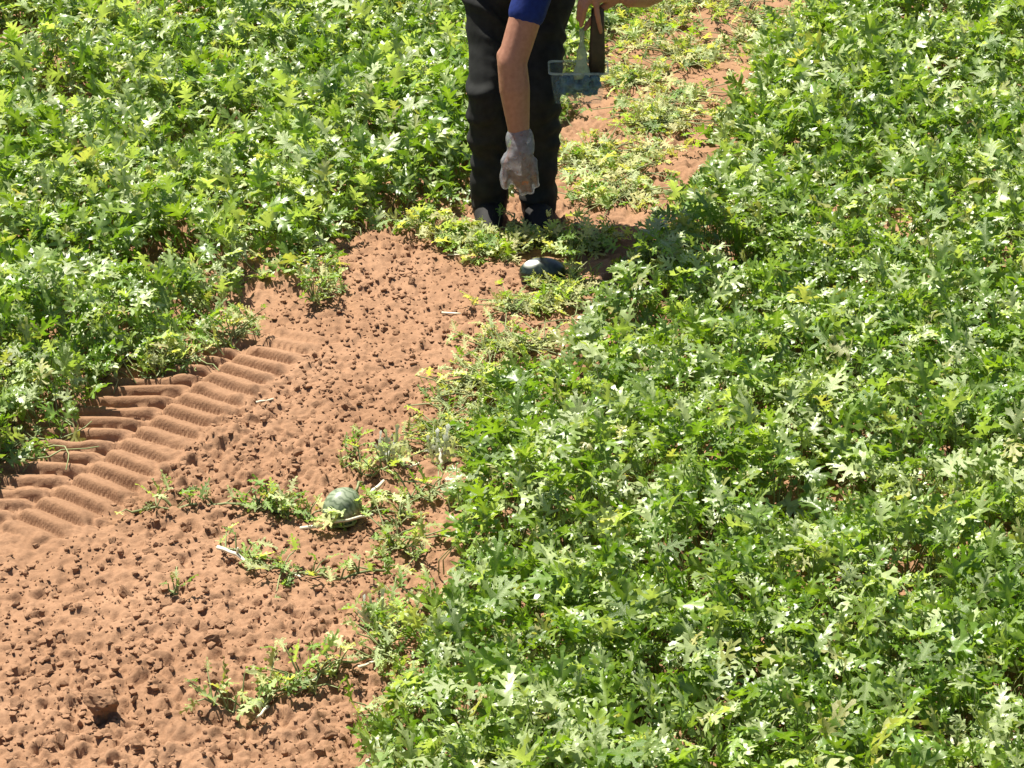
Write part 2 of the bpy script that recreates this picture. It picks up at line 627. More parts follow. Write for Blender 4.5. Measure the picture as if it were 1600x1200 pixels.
SOIL_AREA = gpoly([(-300, 850), (0, 770), (160, 600), (360, 540), (540, 350), (740, 380), (900, 440), (870, 580), (700, 640), (680, 900), (600, 1250), (-400, 1300)])
cm = [clod_mesh('soil_crumb_shape', 100 + i, 1, 0.8) for i in range(6)]
pts = scatter_bare(9500, SOIL_AREA)
S_, T_ = track_coords(pts[:, 0], pts[:, 1])
keep = ~((T_ > -0.33) & (T_ < 0.22) & (S_ > 2.7) & (S_ < 4.35)) | (rng.random(len(pts)) < 0.0)
pts = pts[keep]
V_all, F_all, off = [], [], 0
zz = soil_height(pts[:, 0], pts[:, 1])
for (x, y), z in zip(pts, zz):
    me = cm[rng.integers(6)]
    co = np.array([v.co for v in me.vertices])
    s = 0.0035 + 0.010 * rng.random() ** 3
    a = rng.uniform(0, 6.28)
    R = np.array([[math.cos(a), -math.sin(a), 0], [math.sin(a), math.cos(a), 0], [0, 0, 1]])
    co = (co * s * rng.uniform(0.7, 1.3, 3) * (1.2, 1, .75)) @ R.T + (x, y, z + s * 0.3)
    V_all.append(co)
    F_all.append(np.array([p.vertices[:] for p in me.polygons]) + off)
    off += len(co)
crumb = obj('soil_crumbs', tri_mesh('soil_crumbs', np.concatenate(V_all), np.concatenate(F_all), M['soil'], smooth_shade=False))
tag(crumb, 'loose crumbs of reddish soil strewn over the bare strip', 'soil', kind='stuff')

lump_shapes = [clod_mesh('soil_lump_shape', 300 + i, 3, 0.35) for i in range(5)]
big = obj('soil_clod', clod_mesh('soil_clod', 77, 4, 0.55))
p = G(162, 1128)
big.location = (p[0], p[1], gz(p[0], p[1]) + 0.024)
big.scale = (0.06, 0.04, 0.042)
big.rotation_euler = (-0.45, 0.15, -0.3)
tag(big, 'large flat-topped clod of soil, the biggest lump on the bare strip', 'clod')
lumps = [(195, 925), (290, 990), (305, 975), (340, 985), (265, 945), (120, 1040), (60, 962), (430, 880), (330, 1075), (460, 720),
         (602, 530), (240, 860), (20, 870), (385, 1000), (350, 1190), (90, 1165), (215, 1175), (520, 1150), (545, 640), (330, 1010),
         (30, 1110), (420, 955), (500, 1075), (180, 850), (60, 850), (470, 610), (640, 450), (140, 985), (250, 1050), (505, 1185)]
for i, (px, py) in enumerate(lumps):
    p = G(px + random.uniform(-6, 6), py + random.uniform(-6, 6))
    o = obj('soil_lump', lump_shapes[i % 5])
    s = random.uniform(0.014, 0.026)
    o.scale = (s * random.uniform(0.9, 1.5), s * random.uniform(0.8, 1.1), s * random.uniform(0.7, 1.0))
    o.rotation_euler = (random.uniform(-.3, .3), random.uniform(-.3, .3), random.uniform(0, 6))
    o.location = (p[0], p[1], gz(p[0], p[1]) + s * 0.2)
    tag(o, 'small rough lump of reddish soil loose on the bare strip', 'clod', 'soil lumps on the bare strip')


# ------------------------------------------------------------------ watermelon leaves
def leaf_shape(seed, level=2, narrow=0.0):
    """deeply lobed leaf, stalk end at the origin, tip along +Y, length 1"""
    r = np.random.default_rng(seed)
    V, T, vein = [], [], []

    def add(p, v=0.0):
        V.append(p)
        vein.append(v)
        return len(V) - 1

    ys_ = [0.0, 0.16, 0.36, 0.58, 0.78]
    hw = [0.02, 0.055, 0.06, 0.05, 0.035]
    Lc = [add((-w, y, 0), 0.3) for w, y in zip(hw, ys_)]
    Mc = [add((0, y, 0.0), 1.0) for y in ys_]
    Rc = [add((w, y, 0), 0.3) for w, y in zip(hw, ys_)]
    for i in range(4):
        T += [(Lc[i], Mc[i], Mc[i + 1]), (Lc[i], Mc[i + 1], Lc[i + 1]), (Mc[i], Rc[i], Rc[i + 1]), (Mc[i], Rc[i + 1], Mc[i + 1])]

    def lobe(a0, a1, base, ang, ln, wd, i_=9):
        d = np.array([math.sin(ang), math.cos(ang)])
        n = np.array([d[1], -d[0]])
        if level >= 2:
            st = [(0.45, 0.6), (0.78, 1.0)]
        else:
            st = [(0.6, 1.0)]
        pl, pr = a0, a1
        for u, w in st:
            j = 1 + 0.25 * (r.random(2) - 0.5)
            q = base + d * ln * u
            l_ = add((*(q - n * wd * w * j[0]), 0))
            r_ = add((*(q + n * wd * w * j[1]), 0))
            T.extend([(pl, pr, r_), (pl, r_, l_)])
            if level >= 2 and u == 0.78 and i_ in (1, 2):      # side teeth
                t1 = add((*(q - n * wd * 2.1 + d * ln * 0.06), 0))
                t2 = add((*(q + n * wd * 2.0 + d * ln * 0.02), 0))
                T.extend([(pl, l_, t1), (pr, t2, r_)])
            pl, pr = l_, r_
        tip = add((*(base + d * ln), 0))
        T.append((pl, pr, tip))

    k = 1 - 0.45 * narrow
    sizes = [(0, 1.9, 0.34), (1, 1.25, 0.50), (2, 0.95, 0.40), (3, 0.7, 0.24)]
    for i, an, ln in sizes:
        for s, cc in ((-1, Lc), (1, Rc)):
            b = (np.array(V[cc[i]][:2]) + np.array(V[cc[i + 1]][:2])) / 2
            a0, a1 = (cc[i], cc[i + 1]) if s < 0 else (cc[i + 1], cc[i])
            lobe(a0, a1, b, s * (an + r.normal(0, 0.12)), ln * k * r.uniform(0.85, 1.15), 0.058 * (1 - 0.3 * narrow) * r.uniform(0.85, 1.2), i)
    lobe(Lc[4], Rc[4], np.array([0, 0.78]), r.normal(0, 0.1), 0.27, 0.07)
    V = np.array(V, float)
    # curl: sides fold up along the midrib, tip droops, edges ripple
    x, y = V[:, 0], V[:, 1]
    fold = r.uniform(-0.1, 0.55)
    droop = r.uniform(0.1, 0.6)
    z = fold * np.abs(x) - droop * (y - 0.3) ** 2 * np.sign(y - 0.3) - r.uniform(0.1, 0.8) * x * x + 0.10 * np.sin(9 * y + 7 * x + r.uniform(0, 6)) * np.minimum(1, 3 * np.abs(x))
    z += r.normal(0, 0.025, len(z))
    V[:, 2] = z
    return V, np.array(T), np.array(vein)


HI = [leaf_shape(500 + i, 2) for i in range(10)]
LO = [leaf_shape(700 + i, 1) for i in range(8)]
NA = [leaf_shape(800 + i, 2, 1.0) for i in range(8)]
HI_ME = [tri_mesh('leaf_shape', *h[:2], M['leaf'], vein=h[2]) for h in HI]
LO_ME = [tri_mesh('leaf_shape', *h[:2], M['leaf'], vein=h[2]) for h in LO]
NA_ME = [tri_mesh('leaf_shape', *h[:2], M['leaf'], vein=h[2]) for h in NA]


def leaf_frames(n, pitch_mu=34, pitch_sd=30, roll_sd=38):
    hd = rng.uniform(0, 2 * math.pi, n)
    pt = np.radians(np.clip(rng.normal(pitch_mu, pitch_sd, n), -70, 80))
    rl = np.radians(np.clip(rng.normal(0, roll_sd, n), -80, 80))
    ay = np.stack([np.cos(pt) * np.sin(hd), np.cos(pt) * np.cos(hd), np.sin(pt)], 1)
    ax0 = np.stack([np.cos(hd), -np.sin(hd), np.zeros(n)], 1)
    az0 = np.cross(ax0, ay)
    ax = ax0 * np.cos(rl)[:, None] + az0 * np.sin(rl)[:, None]
    az = np.cross(ax, ay)
    return np.stack([ax, ay, az], 2)       # columns


def leaf_colours(x, y, n, yellow=0.0):
    base = np.array([0.112, 0.205, 0.015])
    pale = np.array([0.39, 0.46, 0.20])
    lime = np.array([0.195, 0.295, 0.020])
    yel = np.array([0.42, 0.385, 0.15])
    u = rng.random(n)
    greyness = smooth(0.455, 0.72, 0.72 * u + 0.28 * vnoise(x, y, 0.22, 62))
    c = base[None] * (1 - greyness[:, None]) + pale[None] * greyness[:, None]
    w = smooth(0.45, 0.95, rng.random(n) * 0.8 + 0.25 * vnoise(x, y, 0.35, 63)) * (1 - greyness)
    c = c * (1 - w[:, None]) + lime[None] * w[:, None]
    yl = (rng.random(n) < 0.02 + yellow) * rng.uniform(0.35, 1, n)
    c = c * (1 - yl[:, None]) + yel[None] * yl[:, None]
    return c * rng.uniform(0.75, 1.25, n)[:, None]


def foliage_mesh(name, shapes, vi, pos, Rm, sc, col, origin):
    Vs, Ts, Cs, Vn, off_ = [], [], [], [], 0
    for k, (V, T, vein) in enumerate(shapes):
        s = np.where(vi == k)[0]
        if not len(s):
            continue
        W = np.einsum('nij,vj->nvi', Rm[s] * sc[s][:, None, None], V) + (pos[s] - origin)[:, None, :]
        n, nv = len(s), len(V)
        Vs.append(W.reshape(-1, 3))
        Ts.append((T[None] + (np.arange(n) * nv)[:, None, None]).reshape(-1, 3) + off_)
        Cs.append(np.repeat(col[s], nv, 0))
        Vn.append(np.tile(vein, n))
        off_ += n * nv
    return tri_mesh(name, np.concatenate(Vs), np.concatenate(Ts), M['foliage'], np.concatenate(Cs), np.concatenate(Vn))


def petioles(pos, gpos, origin, rad):
    """three-sided bent stalks from the vine up to each leaf"""
    n = len(pos)
    mid = (pos + gpos) / 2 + np.stack([rng.normal(0, .012, n), rng.normal(0, .012, n), rng.uniform(0, .02, n)], 1)
    Vs = []
    for P_, r_ in ((gpos, rad * 1.2), (mid, rad), (pos, rad * 0.7)):
        for k in range(3):
            an = 2.094 * k
            Vs.append(P_ - origin + np.stack([r_ * math.cos(an) + 0 * pos[:, 0], r_ * math.sin(an) + 0 * pos[:, 0], 0 * pos[:, 0]], 1))
    V = np.stack(Vs, 1)
    T = []
    for a in (0, 3):
        for k in range(3):
            b = (k + 1) % 3
            T += [(a + k, a + b, a + 3 + b), (a + k, a + 3 + b, a + 3 + k)]
    T = np.array(T)
    return V.reshape(-1, 3), (T[None] + (np.arange(n) * 9)[:, None, None]).reshape(-1, 3)


def runners(base, n, length, seed, z0=0.02, rad=0.0038):
    r = np.random.default_rng(seed)
    Vs, Ts, off_ = [], [], 0
    for i in range(n):
        a = r.uniform(0, 6.28)
        p = np.array([0, 0, z0])
        pts_ = [p]
        for s in range(9):
            a += r.normal(0, 0.35)
            p = p + np.array([math.cos(a), math.sin(a), 0]) * length / 9
            p = np.array([p[0], p[1], z0 + 0.02 * r.random()])
            pts_.append(p)
        V, Fq = tube(pts_, [rad * (1 - 0.06 * k) for k in range(10)], 4, False)
        Fq = np.array(Fq)
        Vs.append(np.array(V))
        Ts.append(np.concatenate([Fq[:, [0, 1, 2]], Fq[:, [0, 2, 3]]]) + off_)
        off_ += len(V)
    return np.concatenate(Vs), np.concatenate(Ts)


def project(p):
    d = p - np.array([0, 0, CAM_H])
    zc = d @ FW
    return 800 + FPX * d[:, 0] / zc, 600 - FPX * (d @ UP) / zc


# ---- plant crowns, spaced through both beds
centres = []
cand = np.stack([rng.uniform(GX0 + .3, GX1 - .3, 9000), rng.uniform(GY0 + .2, GY1 - .3, 9000)], 1)
ok = grid_at(insideness, cand[:, 0], cand[:, 1]) > 0.6
for c in cand[ok]:
    if all((c[0] - d[0]) ** 2 + (c[1] - d[1]) ** 2 > 0.72 ** 2 for d in centres):
        centres.append(c)
centres = np.array(centres)

# ---- leaves of the closed canopy
AREA = (GX1 - GX0) * (GY1 - GY0)
DENS = 1450
n = int(AREA * DENS)
lx, ly = rng.uniform(GX0, GX1, n), rng.uniform(GY0, GY1, n)
px_, py_ = project(np.stack([lx, ly, np.full(n, 0.15)], 1))
infr = (px_ > -80) & (px_ < 1680) & (py_ > -120) & (py_ < 1330)
near = (px_ > -900) & (px_ < 2500)
keep = (rng.random(n) < grid_at(dens, lx, ly)) & near & (infr | (rng.random(n) < 0.22))
lx, ly, infr = lx[keep], ly[keep], infr[keep]
n = len(lx)
Hc = grid_at(canopy, lx, ly)
lz = Hc * (1 - 0.8 * rng.random(n) ** 1.5) + rng.normal(0, 0.012, n)
lz = np.clip(lz, 0.03, None)
lpos = np.stack([lx, ly, lz], 1)
lR = leaf_frames(n)
lsc = (0.040 + 0.070 * rng.random(n) ** 2.0) * (0.75 + 0.35 * np.clip(Hc / 0.2, 0, 1)) * np.where(infr, 1, 1.75)
edge = 1 - grid_at(insideness, lx, ly)
lcol = np.empty((n, 3))
lcol[:] = leaf_colours(lx, ly, n, 0.0)
yl = (rng.random(n) < 0.02 + 0.10 * edge)
lcol[yl] = lcol[yl] * 0.35 + np.array([0.40, 0.37, 0.13]) * 0.65
near_c = np.argmin((lx[:, None] - centres[None, :, 0]) ** 2 + (ly[:, None] - centres[None, :, 1]) ** 2, 1)

LAND = [(G(1000, 150)[:2], 1.0, 'r', 'leafy watermelon vine bordering the trodden path behind the person, on the melon side', 'melon-side vines bordering the path'),
        (G(900, 60)[:2], 1.0, 'l', 'leafy watermelon vine bordering the trodden path behind the person, on the tyre-track side', 'track-side vines bordering the path'),
        (G(-30, 100)[:2], 0.95, 'l', 'watermelon vine growing around the small far patch of bare soil', 'vines around the far bare patch'),
        (G(250, 600)[:2], 0.95, 'l', 'bushy watermelon vine spilling out beside the ribbed tyre track', 'vines beside the tyre track'),
        (G(700, 1060)[:2], 0.62, 'r', 'watermelon vine at the bed edge beside the isolated low plant', 'vines beside the isolated plant'),
        (G(720, 770)[:2], 0.6, 'r', 'sprawling watermelon vine at the bed edge beside the pale melon', 'vines beside the pale melon'),
        (G(1010, 430)[:2], 0.62, 'r', 'leafy watermelon vine at the bed edge beside the dark melon', 'vines beside the dark melon'),
        (G(660, 300)[:2], 0.75, 'l', 'green watermelon vine next to the dark trousers and boots', 'vines beside the boots')]
px_, py_ = project(lpos)
GREY_MED = float(np.mean(lcol[:, 2] > 0.13))
for ci, c in enumerate(centres):
    s = np.where(near_c == ci)[0]
    if len(s) < 8:
        continue
    left = bool(grid_at(maskL, np.array([c[0]]), np.array([c[1]]))[0])
    lab, grp = (('leafy watermelon vine in the dense bed the tyre track runs along', 'vines in the bed along the tyre track') if left else
                ('leafy watermelon vine in the dense bed that both melons lie against', 'vines in the bed beside the melons'))
    gr = float(np.mean(lcol[s][:, 2] > 0.13))
    if gr > GREY_MED:
        lab, grp = lab.replace('leafy', 'silvery pale-leaved'), grp + ' with many pale leaves'
    else:
        lab, grp = lab.replace('leafy', 'plain green leafy'), grp + ' with mostly green leaves'
    for (q, rad, side, l2, g2) in LAND:
        if np.hypot(c[0] - q[0], c[1] - q[1]) < rad and (side != 'r' or not left) and (side != 'l' or left):
            lab, grp = l2, g2
    base = np.array([c[0], c[1], gz(c[0], c[1]) if abs(c[0]) < 2.5 else 0.0])
    pl = thing('watermelon_plant', lab, 'watermelon plant', base, grp)
    vis = s[(px_[s] > 0) & (px_[s] < 1600) & (py_[s] > 0) & (py_[s] < 1200)]
    # leaves that stand out on top of this plant are objects of their own
    top = np.zeros(0, int)
    if len(vis):
        rank = lz[vis] / (Hc[vis] + 0.02) + 1.5 * lsc[vis] + 0.25 * rng.random(len(vis))
        nt_ = 34 if c[1] < 7 else (24 if c[1] < 9 else 14)
        top = vis[np.argsort(-rank)[:min(nt_, len(vis) // 4)]]
    rest = np.setdiff1d(s, top)
    hi = c[1] < 7.9 and len(vis) > 0
    shapes, mes = (HI, HI_ME) if hi else (LO, LO_ME)
    vi = rng.integers(0, len(shapes), len(rest))
    if hi:              # leaves deep in the canopy need less outline
        deep = (lz[rest] < 0.62 * Hc[rest]) | ~infr[rest]
        shapes = HI + LO
        vi = np.where(deep, len(HI) + rng.integers(0, len(LO), len(rest)), vi)
    fo = obj('foliage', foliage_mesh('foliage', shapes, vi, lpos[rest], lR[rest], lsc[rest], lcol[rest], base), pl)
    fo['kind'] = 'stuff'
    for i in top:
        o = obj('leaf', mes[rng.integers(len(mes))], pl)
        Rm = lR[i] * lsc[i]
        o.matrix_local = Matrix(((*Rm[0], lpos[i][0] - base[0]), (*Rm[1], lpos[i][1] - base[1]), (*Rm[2], lpos[i][2] - base[2]), (0, 0, 0, 1)))
        o.color = (*lcol[i], 1)
    pe = s[rng.random(len(s)) < (0.6 if hi else 0.25)]
    g_ = lpos[pe].copy()
    g_[:, :2] += rng.normal(0, 0.035, (len(pe), 2)) - lR[pe][:, :2, 1] * 0.05
    g_[:, 2] = 0.015
    v1, t1 = petioles(lpos[pe], g_, base, 0.0022)
    v2, t2 = runners(base, 5, 0.36, ci)
    obj('vine', tri_mesh('vine', np.concatenate([v1, v2]), np.concatenate([t1, t2 + len(v1)]), M['vine']), pl)

# ------------------------------------------------------------------ straggling plants on the bare soil


def straggler(label, path, nleaf, spread, size, height, yellow, group=None, seed=0, name='watermelon_runner', narrow=True, pale_stem=False):
    """one trailing runner with single leaves along it; path = pixels on the soil"""
    r = np.random.default_rng(seed + 900)
    gp = [G(*q) for q in path]
    base = np.array([gp[0][0], gp[0][1], gz(gp[0][0], gp[0][1])])
    pl = thing(name, label, 'watermelon plant', base, group)
    # resample the runner
    pts_ = []
    for a, b in zip(gp[:-1], gp[1:]):
        for u in np.linspace(0, 1, 5)[:-1]:
            pts_.append(a * (1 - u) + b * u)
    pts_.append(gp[-1])
    pts_ = [np.array([q[0] + r.normal(0, .008), q[1] + r.normal(0, .008), 0]) for q in pts_]
    for q in pts_:
        q[2] = gz(q[0], q[1]) + 0.010
    parts = [tube([q - base for q in pts_], [0.0042] * len(pts_), 5)]
    shapes = NA_ME if narrow else HI_ME
    leaves = []
    for i in range(nleaf):
        q = pts_[r.integers(len(pts_))]
        e = r.normal(0, spread, 2)
        z = gz(q[0] + e[0], q[1] + e[1]) + 0.012 + height * r.random() ** 1.2
        leaves.append((q, np.array([q[0] + e[0], q[1] + e[1], z])))
    lp = np.array([l[1] for l in leaves])
    Rm = leaf_frames(nleaf, 25, 28, 30)
    cl = leaf_colours(lp[:, 0], lp[:, 1], nleaf, yellow + 0.10) * 1.3
    for i in range(nleaf):
        o = obj('leaf', shapes[r.integers(len(shapes))], pl)
        s = size * r.uniform(0.65, 1.35)
        R_ = Rm[i] * s
        d = lp[i] - base
        o.matrix_local = Matrix(((*R_[0], d[0]), (*R_[1], d[1]), (*R_[2], d[2]), (0, 0, 0, 1)))
        o.color = (*cl[i], 1)
        q = leaves[i][0] - base
        m_ = (q + d) / 2 + np.array([0, 0, 0.01])
        parts.append(tube([q, m_, d], [0.0028, 0.0022, 0.0016], 4, False))
    V, Fs = merge(parts)
    obj('vine', new_mesh('vine', V, Fs, M['straw'] if pale_stem else M['vine']), pl)
    return pl


ST = [
    ('thin watermelon runner creeping over the soil towards the tyre track', [(480, 815), (420, 800), (330, 790), (210, 800)], 34, 0.030, 0.050, 0.05, 0.18),
    ('leafy tuft on the runner just beside the pale melon', [(455, 812), (430, 800), (400, 805)], 26, 0.026, 0.055, 0.07, 0.10),
    ('watermelon runner with a bare whitish stem lying on the soil', [(600, 900), (520, 905), (455, 905), (395, 880), (345, 857)], 42, 0.034, 0.052, 0.05, 0.16),
    ('tiny lone seedling standing on the bare soil', [(278, 938), (272, 936)], 6, 0.008, 0.045, 0.05, 0.0),
    ('isolated low watermelon plant reaching out over the bare clods', [(600, 1040), (520, 1060), (450, 1085), (400, 1105), (340, 1120)], 54, 0.040, 0.060, 0.075, 0.14),
    ('small upright shoots growing behind the pale melon', [(560, 720), (530, 730), (580, 760), (620, 745)], 30, 0.03, 0.05, 0.08, 0.12),
    ('sparse yellowish shoots between the pale melon and the bed', [(680, 780), (630, 800), (610, 860), (660, 880)], 64, 0.05, 0.055, 0.06, 0.2),
    ('ragged yellowing runner on the soil at the foot of the bed', [(690, 960), (640, 980), (590, 1010), (630, 1060)], 62, 0.05, 0.058, 0.06, 0.22),
    ('limp shoot lying between two bare-soil hollows by the bed', [(660, 1100), (600, 1130), (575, 1160)], 40, 0.035, 0.055, 0.05, 0.15),
    ('small leafy shoot jutting from the bed edge onto bare soil above the tyre track', [(505, 445), (520, 470), (490, 490)], 46, 0.035, 0.055, 0.10, 0.12),
    ('yellow-green shoot at the bed edge where the tyre track ends', [(360, 545), (390, 520), (330, 560)], 46, 0.035, 0.055, 0.09, 0.25),
    ('yellow-green tuft at the bed edge among the tyre ridges', [(260, 585), (230, 590), (290, 580)], 40, 0.035, 0.055, 0.07, 0.3),
]
for i, (lab, path, nl, sp, sz, ht, ye) in enumerate(ST):
    straggler(lab, path, nl, sp, sz, ht, ye, seed=i)
k = 40
for path in ([(760, 560), (800, 570), (850, 560)], [(880, 480), (840, 500), (800, 500)], [(720, 620), (770, 600), (740, 640)], [(900, 450), (870, 470), (910, 500)],
             [(700, 690), (680, 720), (700, 650)]):
    straggler('low yellowish watermelon sprig thinly covering the soil below the dark melon', path, 110, 0.065, 0.046, 0.045, 0.5,
              'yellowish sprigs below the dark melon', seed=k)
    k += 1
for path in ([(700, 380), (740, 392), (680, 395)], [(760, 398), (800, 405), (740, 410)], [(830, 390), (870, 392), (800, 395)], [(920, 385), (950, 395), (900, 400)],
             [(640, 372), (670, 380), (690, 378)], [(770, 384), (800, 388), (840, 382)]):
    straggler('low watermelon sprig growing in front of the dark boots', path, 46, 0.045, 0.055, 0.045, 0.45,
              'sprigs in front of the boots', seed=k, narrow=False)
    k += 1
for path in ([(920, 330), (960, 310), (990, 320)], [(1000, 290), (950, 260), (1040, 250)], [(990, 205), (1020, 215), (1050, 205)], [(1060, 200), (1020, 180), (1080, 160)],
             [(1000, 130), (960, 140), (1040, 120)], [(1080, 110), (1050, 90), (1110, 100)], [(970, 80), (1010, 60), (1040, 50)], [(1060, 30), (1020, 20), (1110, 15)],
             [(1140, 70), (1180, 45), (1160, 20)], [(900, 260), (930, 250), (915, 300)]):
    straggler('pale yellowed watermelon sprig on the trodden path behind the person', path, 82, 0.105, 0.052, 0.045, 0.45,
              'yellowed sprigs on the path behind the person', seed=k, narrow=False)
    k += 1


# ------------------------------------------------------------------ dry stalks and leaves
def stick(label, pts3, rad, name='dry_stalk', group=None, knots=True):
    base = np.array(pts3[0])
    t = thing(name, label, 'dry stalk', base, group)
    # resample with slight crookedness
    q = []
    for a, b in zip(pts3[:-1], pts3[1:]):
        for u in np.linspace(0, 1, 4)[:-1]:
            q.append(np.array(a) * (1 - u) + np.array(b) * u + rng.normal(0, rad * 0.35, 3))
    q.append(np.array(pts3[-1]))
    rr = [rad * (1.1 - 0.45 * i / len(q)) * rng.uniform(0.85, 1.15) for i in range(len(q))]
    V, Fs = tube([x - base for x in q], rr, 7)
    obj('stalk', new_mesh('stalk', V, Fs, M['straw']), t)
    if knots:
        m_ = q[len(q) // 2] - base
        V, Fs = tube([m_, m_ + np.array([0.004, -0.004, rad * 4])], [rad * 0.7, rad * 0.35], 5)
        obj('side_shoot', new_mesh('side_shoot', V, Fs, M['straw']), t)
    return t


def gp3(px, py, dz):
    g_ = G(px, py, dz)
    return np.array([g_[0], g_[1], gz(g_[0], g_[1]) * 0.6 + dz])


stick('pale dry stalk lying across the front of the pale melon', [P(470, 825, 6.11), P(522, 817, 6.085), P(583, 804, 6.10)], 0.0056)
stick('whitish bare stalk end lying on open soil', [gp3(340, 853, .03), gp3(370, 870, .03), gp3(402, 888, .02)], 0.006)
stick('dry forked straw stalk standing at the bed edge behind the pale melon', [gp3(690, 735, .02), gp3(690, 715, .05), gp3(686, 697, .06)], 0.005)
stick('short blond straw piece beside the pale melon', [gp3(578, 775, .02), gp3(600, 758, .02)], 0.006, knots=False)
for (a, b) in (((640, 740), (655, 732)), ((700, 402), (722, 405)), ((790, 402), (820, 398)), ((905, 565), (925, 560)), ((800, 495), (830, 497)),
               ((690, 492), (720, 497)), ((470, 1078), (500, 1062)), ((560, 1050), (590, 1040)), ((455, 895), (470, 905)), ((400, 632), (428, 628)),
               ((610, 1160), (590, 1200)), ((420, 1105), (400, 1118))):
    stick('bit of blond straw lying loose on the soil', [gp3(*a, .014), gp3(*b, .014)], 0.0042, 'straw_piece', 'straw bits on the soil', knots=False)

# withered grey leaves standing on the soil
for (wx_, wy_, wl) in ((588, 990, 'withered silvery grey leaf standing upright on the soil below the pale melon'),
                       (612, 742, 'withered pale grey leaf standing behind the pale melon'),
                       (690, 735, 'curled whitish leaf at the bed edge beside the forked straw stalk')):
    w = G(wx_, wy_)
    wt = thing('withered_leaf', wl, 'leaf', (w[0], w[1], gz(w[0], w[1])))
    for i in range(4):
        o = obj('blade', NA_ME[(i + wx_) % 8], wt)
        a = -0.5 + 0.35 * i
        ay = np.array([math.sin(a) * .6, 0.15, 1.0]); ay /= np.linalg.norm(ay)
        ax = np.array([1, 0.3 * i - .5, 0]); ax = ax - ay * (ax @ ay); ax /= np.linalg.norm(ax)
        az = np.cross(ax, ay)
        R_ = np.stack([ax, ay, az], 1) * (0.085 + 0.012 * (i % 3))
        o.matrix_local = Matrix(((*R_[0], (i - 1.5) * .014), (*R_[1], 0), (*R_[2], 0.0), (0, 0, 0, 1)))
        o.color = (0.55, 0.56, 0.50, 1)


# ------------------------------------------------------------------ melons
def melon(name, label, loc, rx, ry, rz, m, rot, stalk_dir):
    t = thing(name, label, 'watermelon', loc)
    t.rotation_euler = rot
    V, Fs = [], []
    nu, nv = 40, 24
    for j in range(nv + 1):
        th = math.pi * j / nv
        for i in range(nu):
            ph = 2 * math.pi * i / nu
            rr = 1 + 0.012 * math.cos(ph * 9) * math.sin(th) - 0.05 * math.exp(-(th / 0.25) ** 2) - 0.03 * math.exp(-((math.pi - th) / 0.2) ** 2)
            V.append((rx * rr * math.cos(th), ry * rr * math.sin(th) * math.cos(ph), rz * rr * math.sin(th) * math.sin(ph)))
    for j in range(nv):
        for i in range(nu):
            Fs.append((j * nu + i, j * nu + (i + 1) % nu, (j + 1) * nu + (i + 1) % nu, (j + 1) * nu + i))
    obj('rind', new_mesh('rind', V, Fs, m), t)
    p0 = np.array([rx * 0.93, 0, 0])
    V, Fs = tube([p0, p0 + np.array([.02, .004, .008]), p0 + np.array([.04, .016, .004]), p0 + np.array([.06, .02, -.02])], [0.006, .0042, .004, .0035], 7)
    obj('stalk', new_mesh('stalk', V, Fs, M['vine']), t)
    return t


p = G(535, 824)
melon('watermelon', 'round pale grey-green watermelon on bare soil behind a dry stalk', (p[0], p[1] + .02, gz(p[0], p[1]) + 0.050), 0.063, 0.054, 0.058, M['rind_pale'], (0.2, -0.35, 0.9), None)
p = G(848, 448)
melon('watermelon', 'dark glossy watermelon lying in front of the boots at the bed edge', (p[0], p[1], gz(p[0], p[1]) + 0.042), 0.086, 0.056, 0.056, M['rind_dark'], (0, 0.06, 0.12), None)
# leaves lying against the pale melon are parts of their own small shoot
straggler('few dark leaves hugging the side of the pale melon', [(588, 792), (572, 812), (550, 832), (515, 838)], 13, 0.014, 0.055, 0.05, 0.0, seed=77, narrow=False)
straggler('small sprig shading the stalk end of the dark melon', [(905, 425), (890, 410), (900, 395)], 18, 0.03, 0.06, 0.10, 0.1, seed=78, narrow=False)


# ------------------------------------------------------------------ the person
YP = 8.45                                       # where the boots stand


def J(px, py, f):
    return P(px, py, YP - f)


def ball(c, r, seg=14, rings=9):
    V, Fs = [], []
    c = np.asarray(c, float)
    r = np.asarray(r, float) * np.ones(3)
    for j in range(rings + 1):
        th = math.pi * j / rings
        for i in range(seg):
            ph = 2 * math.pi * i / seg
            V.append(c + r * np.array([math.sin(th) * math.cos(ph), math.sin(th) * math.sin(ph), math.cos(th)]))
    for j in range(rings):
        for i in range(seg):
            Fs.append((j * seg + i, (j + 1) * seg + i, (j + 1) * seg + (i + 1) % seg, j * seg + (i + 1) % seg))
    return V, Fs


def limb(pts_, rr):
    parts = [ball(p_, r_) for p_, r_ in zip(pts_, rr)]
    for i in range(len(pts_) - 1):
        parts.append(tube([pts_[i], pts_[i + 1]], [rr[i], rr[i + 1]], 14))
    return parts


def fused(name, parts, voxel, m, iters=6, disp=None):
    """union of overlapping solids into one continuous skin"""
    V, Fs = merge(parts)
    me = new_mesh(name + '_raw', V, Fs)
    o = bpy.data.objects.new('raw', me)
    C.objects.link(o)
    r_ = o.modifiers.new('r', 'REMESH')
    r_.mode = 'VOXEL'
    r_.voxel_size = voxel
    s_ = o.modifiers.new('s', 'SMOOTH')
    s_.factor = 0.5
    s_.iterations = iters
    dg = bpy.context.evaluated_depsgraph_get()
    dg.update()
    out = bpy.data.meshes.new_from_object(o.evaluated_get(dg))
    bpy.data.objects.remove(o)
    out.name = name
    if disp is not None:
        nv = len(out.vertices)
        co = np.empty(nv * 3, np.float32)
        no = np.empty(nv * 3, np.float32)
        out.vertices.foreach_get('co', co)
        out.vertices.foreach_get('normal', no)
        co, no = co.reshape(-1, 3), no.reshape(-1, 3)
        co = co + no * disp(co)[:, None]
        out.vertices.foreach_set('co', co.astype(np.float32).ravel())
    out.materials.clear()
    out.materials.append(m)
    out.polygons.foreach_set('use_smooth', [True] * len(out.polygons))
    out.update()
    return out


